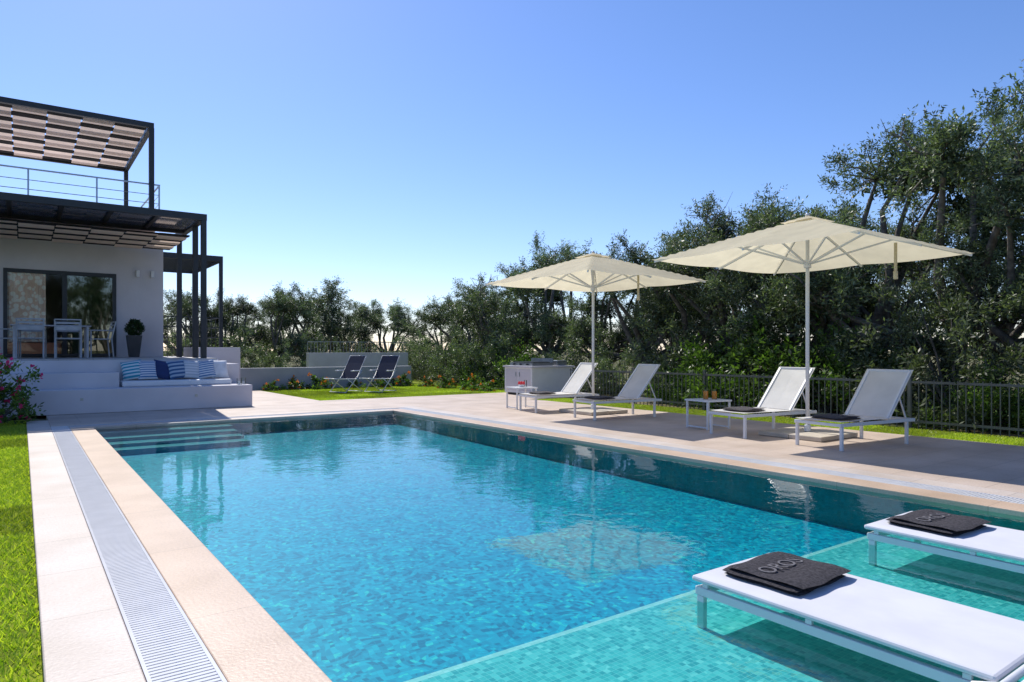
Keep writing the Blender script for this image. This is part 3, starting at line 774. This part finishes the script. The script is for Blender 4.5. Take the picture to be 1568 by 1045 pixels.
for i, (x, y) in enumerate([(8.62, 6.75), (8.4, 11.3)]):
    e = empty('side_table', (x, y, 0), (0, 0, R_(-8))); ob('table', tm, e, bevel=.003)
    g = MB()
    if i == 0:
        for (a_, b2) in ((-.03, .02), (.08, -.05)):
            g.tube([(a_, b2, .446), (a_, b2, .60)], .038, 0, 16); g.tube([(a_, b2, .45), (a_, b2, .57)], .036, 1, 16)
        ob('juice_glasses', g.mesh('g', ['cup', 'juice']), e)
    else:
        g.tube([(0, 0, .446), (0, 0, .5)], [.05, .07], 0, 14)
        for k in range(7): g.tube([(.05*math.cos(k), .05*math.sin(k), .5), (.06*math.cos(k), .06*math.sin(k), .56)], [.03, .012], 1, 7)
        g.tube([(.15, .1, .446), (.15, .1, .58)], .03, 2, 12)
        ob('flower_bowl', g.mesh('g', ['white', 'red', 'cup']), e)

# ------------------------------------------------------------------ umbrellas
def umbrella_parts():
    hs = 1.52; zc = 3.06; ze = 2.52
    c = MB(); n = 16
    def P(a_, b2):
        m = max(abs(a_), abs(b2)); z = zc-(zc-ze)*m**1.05
        if m > 0:
            q = min(abs(a_), abs(b2))/m; z -= .03*m*math.sin(math.pi*q)
            pull = 1-.022*math.sin(math.pi*q)*m*m
        else: pull = 1
        return (a_*hs*pull, b2*hs*pull, z)
    for j in range(-n, n):
        for i in range(-n, n):
            c.poly([P(i/n, j/n), P((i+1)/n, j/n), P((i+1)/n, (j+1)/n), P(i/n, (j+1)/n)])
    def Q(a_, b2):
        m = max(abs(a_), abs(b2)); return (a_*.26, b2*.26, zc+.035-.095*m)
    for j in range(-3, 3):
        for i in range(-3, 3):
            c.poly([Q(i/3, j/3), Q((i+1)/3, j/3), Q((i+1)/3, (j+1)/3), Q(i/3, (j+1)/3)])
    r = MB(); hub = 2.42
    ends = [(1, 1), (1, -1), (-1, 1), (-1, -1), (1, 0), (-1, 0), (0, 1), (0, -1)]
    for (a_, b2) in ends:
        r.beam((a_*.04, b2*.04, zc-.05), (a_*hs*.98, b2*hs*.98, ze-.03), .022, .03)
        k = .52
        r.beam((a_*.04, b2*.04, hub), (a_*hs*k, b2*hs*k, zc-.05-(zc-ze)*k), .018, .024)
    r.tube([(0, 0, hub-.06), (0, 0, hub+.05)], .05, 0, 14); r.tube([(0, 0, zc-.1), (0, 0, zc+.0)], .055, 0, 14)
    p = MB(); p.tube([(0, 0, .05), (0, 0, zc+.04)], .026, 0, 16)
    p.tube([(0, 0, zc+.03), (0, 0, zc+.05), (0, 0, zc+.07)], [.03, .03, .01], 0, 12)
    st = MB(); st.box(-.012, .012, -1.2, -1.17, 1.98+.2, 2.56); st.box(-.02, .02, -1.205, -1.165, 2.1, 2.2)
    b = MB()
    for (a_, b2) in ((0, 0), (1, 0), (0, 1), (1, 1)):
        x0 = -.47+a_*.475; y0 = -.47+b2*.475; b.box(x0, x0+.465, y0, y0+.465, .002, .065, 0)
    b.tube([(0, 0, .066), (0, 0, .16)], .045, 1, 14)
    return c.mesh('canopy', ['canopy'], True), r.mesh('ribs', ['white']), p.mesh('pole', ['alu'], True), st.mesh('strap', ['canopy']), b.mesh('base', ['slab', 'alu'])
up = umbrella_parts()
for (x, y) in ((8.94, 5.30), (8.96, 9.73)):
    e = empty('patio_umbrella', (x, y, 0))
    for nm, me in zip(('canopy', 'ribs', 'pole', 'tie_strap', 'base_slabs'), up):
        ob(nm, me, e, bevel=.012 if nm == 'base_slabs' else 0)

# ------------------------------------------------------------------ in-pool loungers
def pool_lounger():
    h = .25; w = .33; t = .04
    s = MB(); s.box(0, 1.31, -w, w, h-.028, h)
    s2 = MB(); T = Matrix.Translation((1.37, 0, h-.012)) @ Matrix.Rotation(R_(-12), 4, 'Y')
    s2.box(0, .62, -w, w, -.015, .015, 0, T)
    f = MB()
    for y in (-w+.02, w-.02):
        f.box(.02, 1.98, y-.015, y+.015, h-.09, h-.05)
        for x in (.03, 1.24, 1.93): f.box(x, x+t, y-.0145, y+.0145, 0, h-.091)
        for x in (.06, .6, 1.2): f.box(x, x+.03, y-.010, y+.010, h-.0495, h-.0285)
    for x in (.021, 1.24): f.box(x, x+t-.002, -w+.036, w-.036, h-.089, h-.051)
    f.tube([(1.33, -w-.01, h-.02), (1.33, w+.01, h-.02)], .014, 0, 10)
    for y in (-w-.012, w+.012): f.tube([(1.24, y, h-.05), (1.33, y, h-.02), (1.45, y, h+.0)], .013, 0, 10)
    return s.mesh('seat_sling', ['poolsling']), s2.mesh('back_sling', ['poolsling']), f.mesh('frame', ['alu'])
pl = pool_lounger(); tw2 = towel_mesh(.41, .46, .045, 3)
fc = bpy.data.curves.new('embroidery', 'FONT'); fc.body = 'OROS'; fc.size = .12; fc.extrude = .001; fc.align_x = 'CENTER'; fc.align_y = 'CENTER'
fc.materials.append(M['thread'])
for i, (x, y) in enumerate([(3.04, 2.225), (4.72, 2.22)]):
    e = empty('pool_lounger', (x, y, SHZ+.001), (0, 0, R_(-90)))
    ob('seat_sling', pl[0], e, bevel=.012); ob('back_sling', pl[1], e, bevel=.012); ob('frame', pl[2], e, bevel=.003)
    t_ = ob('folded_towel', tw2, e, (.285, .03, .251), (0, 0, R_(2-5*i)))
    ob('embroidery', fc, t_, (-.02, 0, .0475), (0, 0, R_(90)))

# ------------------------------------------------------------------ navy deck chairs on lawn
def deck_chair():
    f = MB(); w = .30; s = MB()
    for y in (-w, w):
        f.tube([(-.55, y, .38), (.05, y, .36), (.42, y, .98)], .014, 0, 8)
        f.tube([(-.35, y, 0), (.25, y, .58)], .013, 0, 8); f.tube([(.3, y, 0), (-.3, y, .38)], .013, 0, 8)
        f.tube([(-.15, y, .58), (.25, y, .58)], .016, 0, 8)
    for p in ((-.55, .38), (.42, .98), (-.35, .015), (.3, .015)): f.tube([(p[0], -w, p[1]), (p[0], w, p[1])], .013, 0, 8)
    pts = [(-.54, .385), (-.25, .36), (.04, .35), (.15, .53), (.3, .77), (.42, .98)]
    for a_, b2 in zip(pts[:-1], pts[1:]):
        s.poly([(a_[0], -w+.015, a_[1]+.02), (b2[0], -w+.015, b2[1]+.02), (b2[0], w-.015, b2[1]+.02), (a_[0], w-.015, a_[1]+.02)])
    return f.mesh('frame', ['alu'], True), s.mesh('sling', ['navy'])
df, ds = deck_chair()
for (x, y, a_) in ((7.75, 19.0, 22), (8.65, 18.6, 26)):
    e = empty('folding_deck_chair', (x, y, -.02), (0, 0, R_(a_))); ob('frame', df, e, scale=1.08); ob('sling', ds, e, scale=1.08)

# ------------------------------------------------------------------ light, sky, camera
w = bpy.data.worlds.new('World'); scene.world = w; w.use_nodes = True
nt = w.node_tree; bg = nt.nodes['Background']
sk = nt.nodes.new('ShaderNodeTexSky'); sk.sky_type = 'NISHITA'; sk.sun_disc = False
EL, AZ = 47, 6
sk.sun_elevation = R_(EL); sk.sun_rotation = R_(AZ); sk.air_density = 1.0; sk.dust_density = .25; sk.ozone_density = 3.0
hs = nt.nodes.new('ShaderNodeHueSaturation'); hs.inputs['Saturation'].default_value = 1.14; hs.inputs['Value'].default_value = 1.1
tn = nt.nodes.new('ShaderNodeMix'); tn.data_type = 'RGBA'; tn.blend_type = 'MULTIPLY'; tn.inputs[0].default_value = 1
tn.inputs[7].default_value = (.93, .90, 1.07, 1)
nt.links.new(sk.outputs[0], hs.inputs['Color']); nt.links.new(hs.outputs[0], tn.inputs[6]); nt.links.new(tn.outputs[2], bg.inputs[0]); bg.inputs[1].default_value = .14
S = Vector((math.sin(R_(AZ))*math.cos(R_(EL)), math.cos(R_(AZ))*math.cos(R_(EL)), math.sin(R_(EL))))
ld = bpy.data.lights.new('sun', 'SUN'); ld.energy = 5.0; ld.angle = R_(.5); ld.color = (1, .955, .88)
lo = bpy.data.objects.new('sun', ld); col.objects.link(lo); lo.rotation_euler = S.to_track_quat('Z', 'Y').to_euler(); lo.location = S*50

cd = bpy.data.cameras.new('camera'); cam = bpy.data.objects.new('camera', cd); col.objects.link(cam)
cam.location = (0, 0, 1.2); cam.rotation_euler = (R_(90), 0, R_(-35.83))
cd.sensor_width = 36; cd.lens = 23.88; cd.shift_y = .0093; cd.clip_start = .05; cd.clip_end = 8000
scene.camera = cam
scene.view_settings.view_transform = 'Standard'
scene.view_settings.look = 'None'; scene.view_settings.exposure = 0
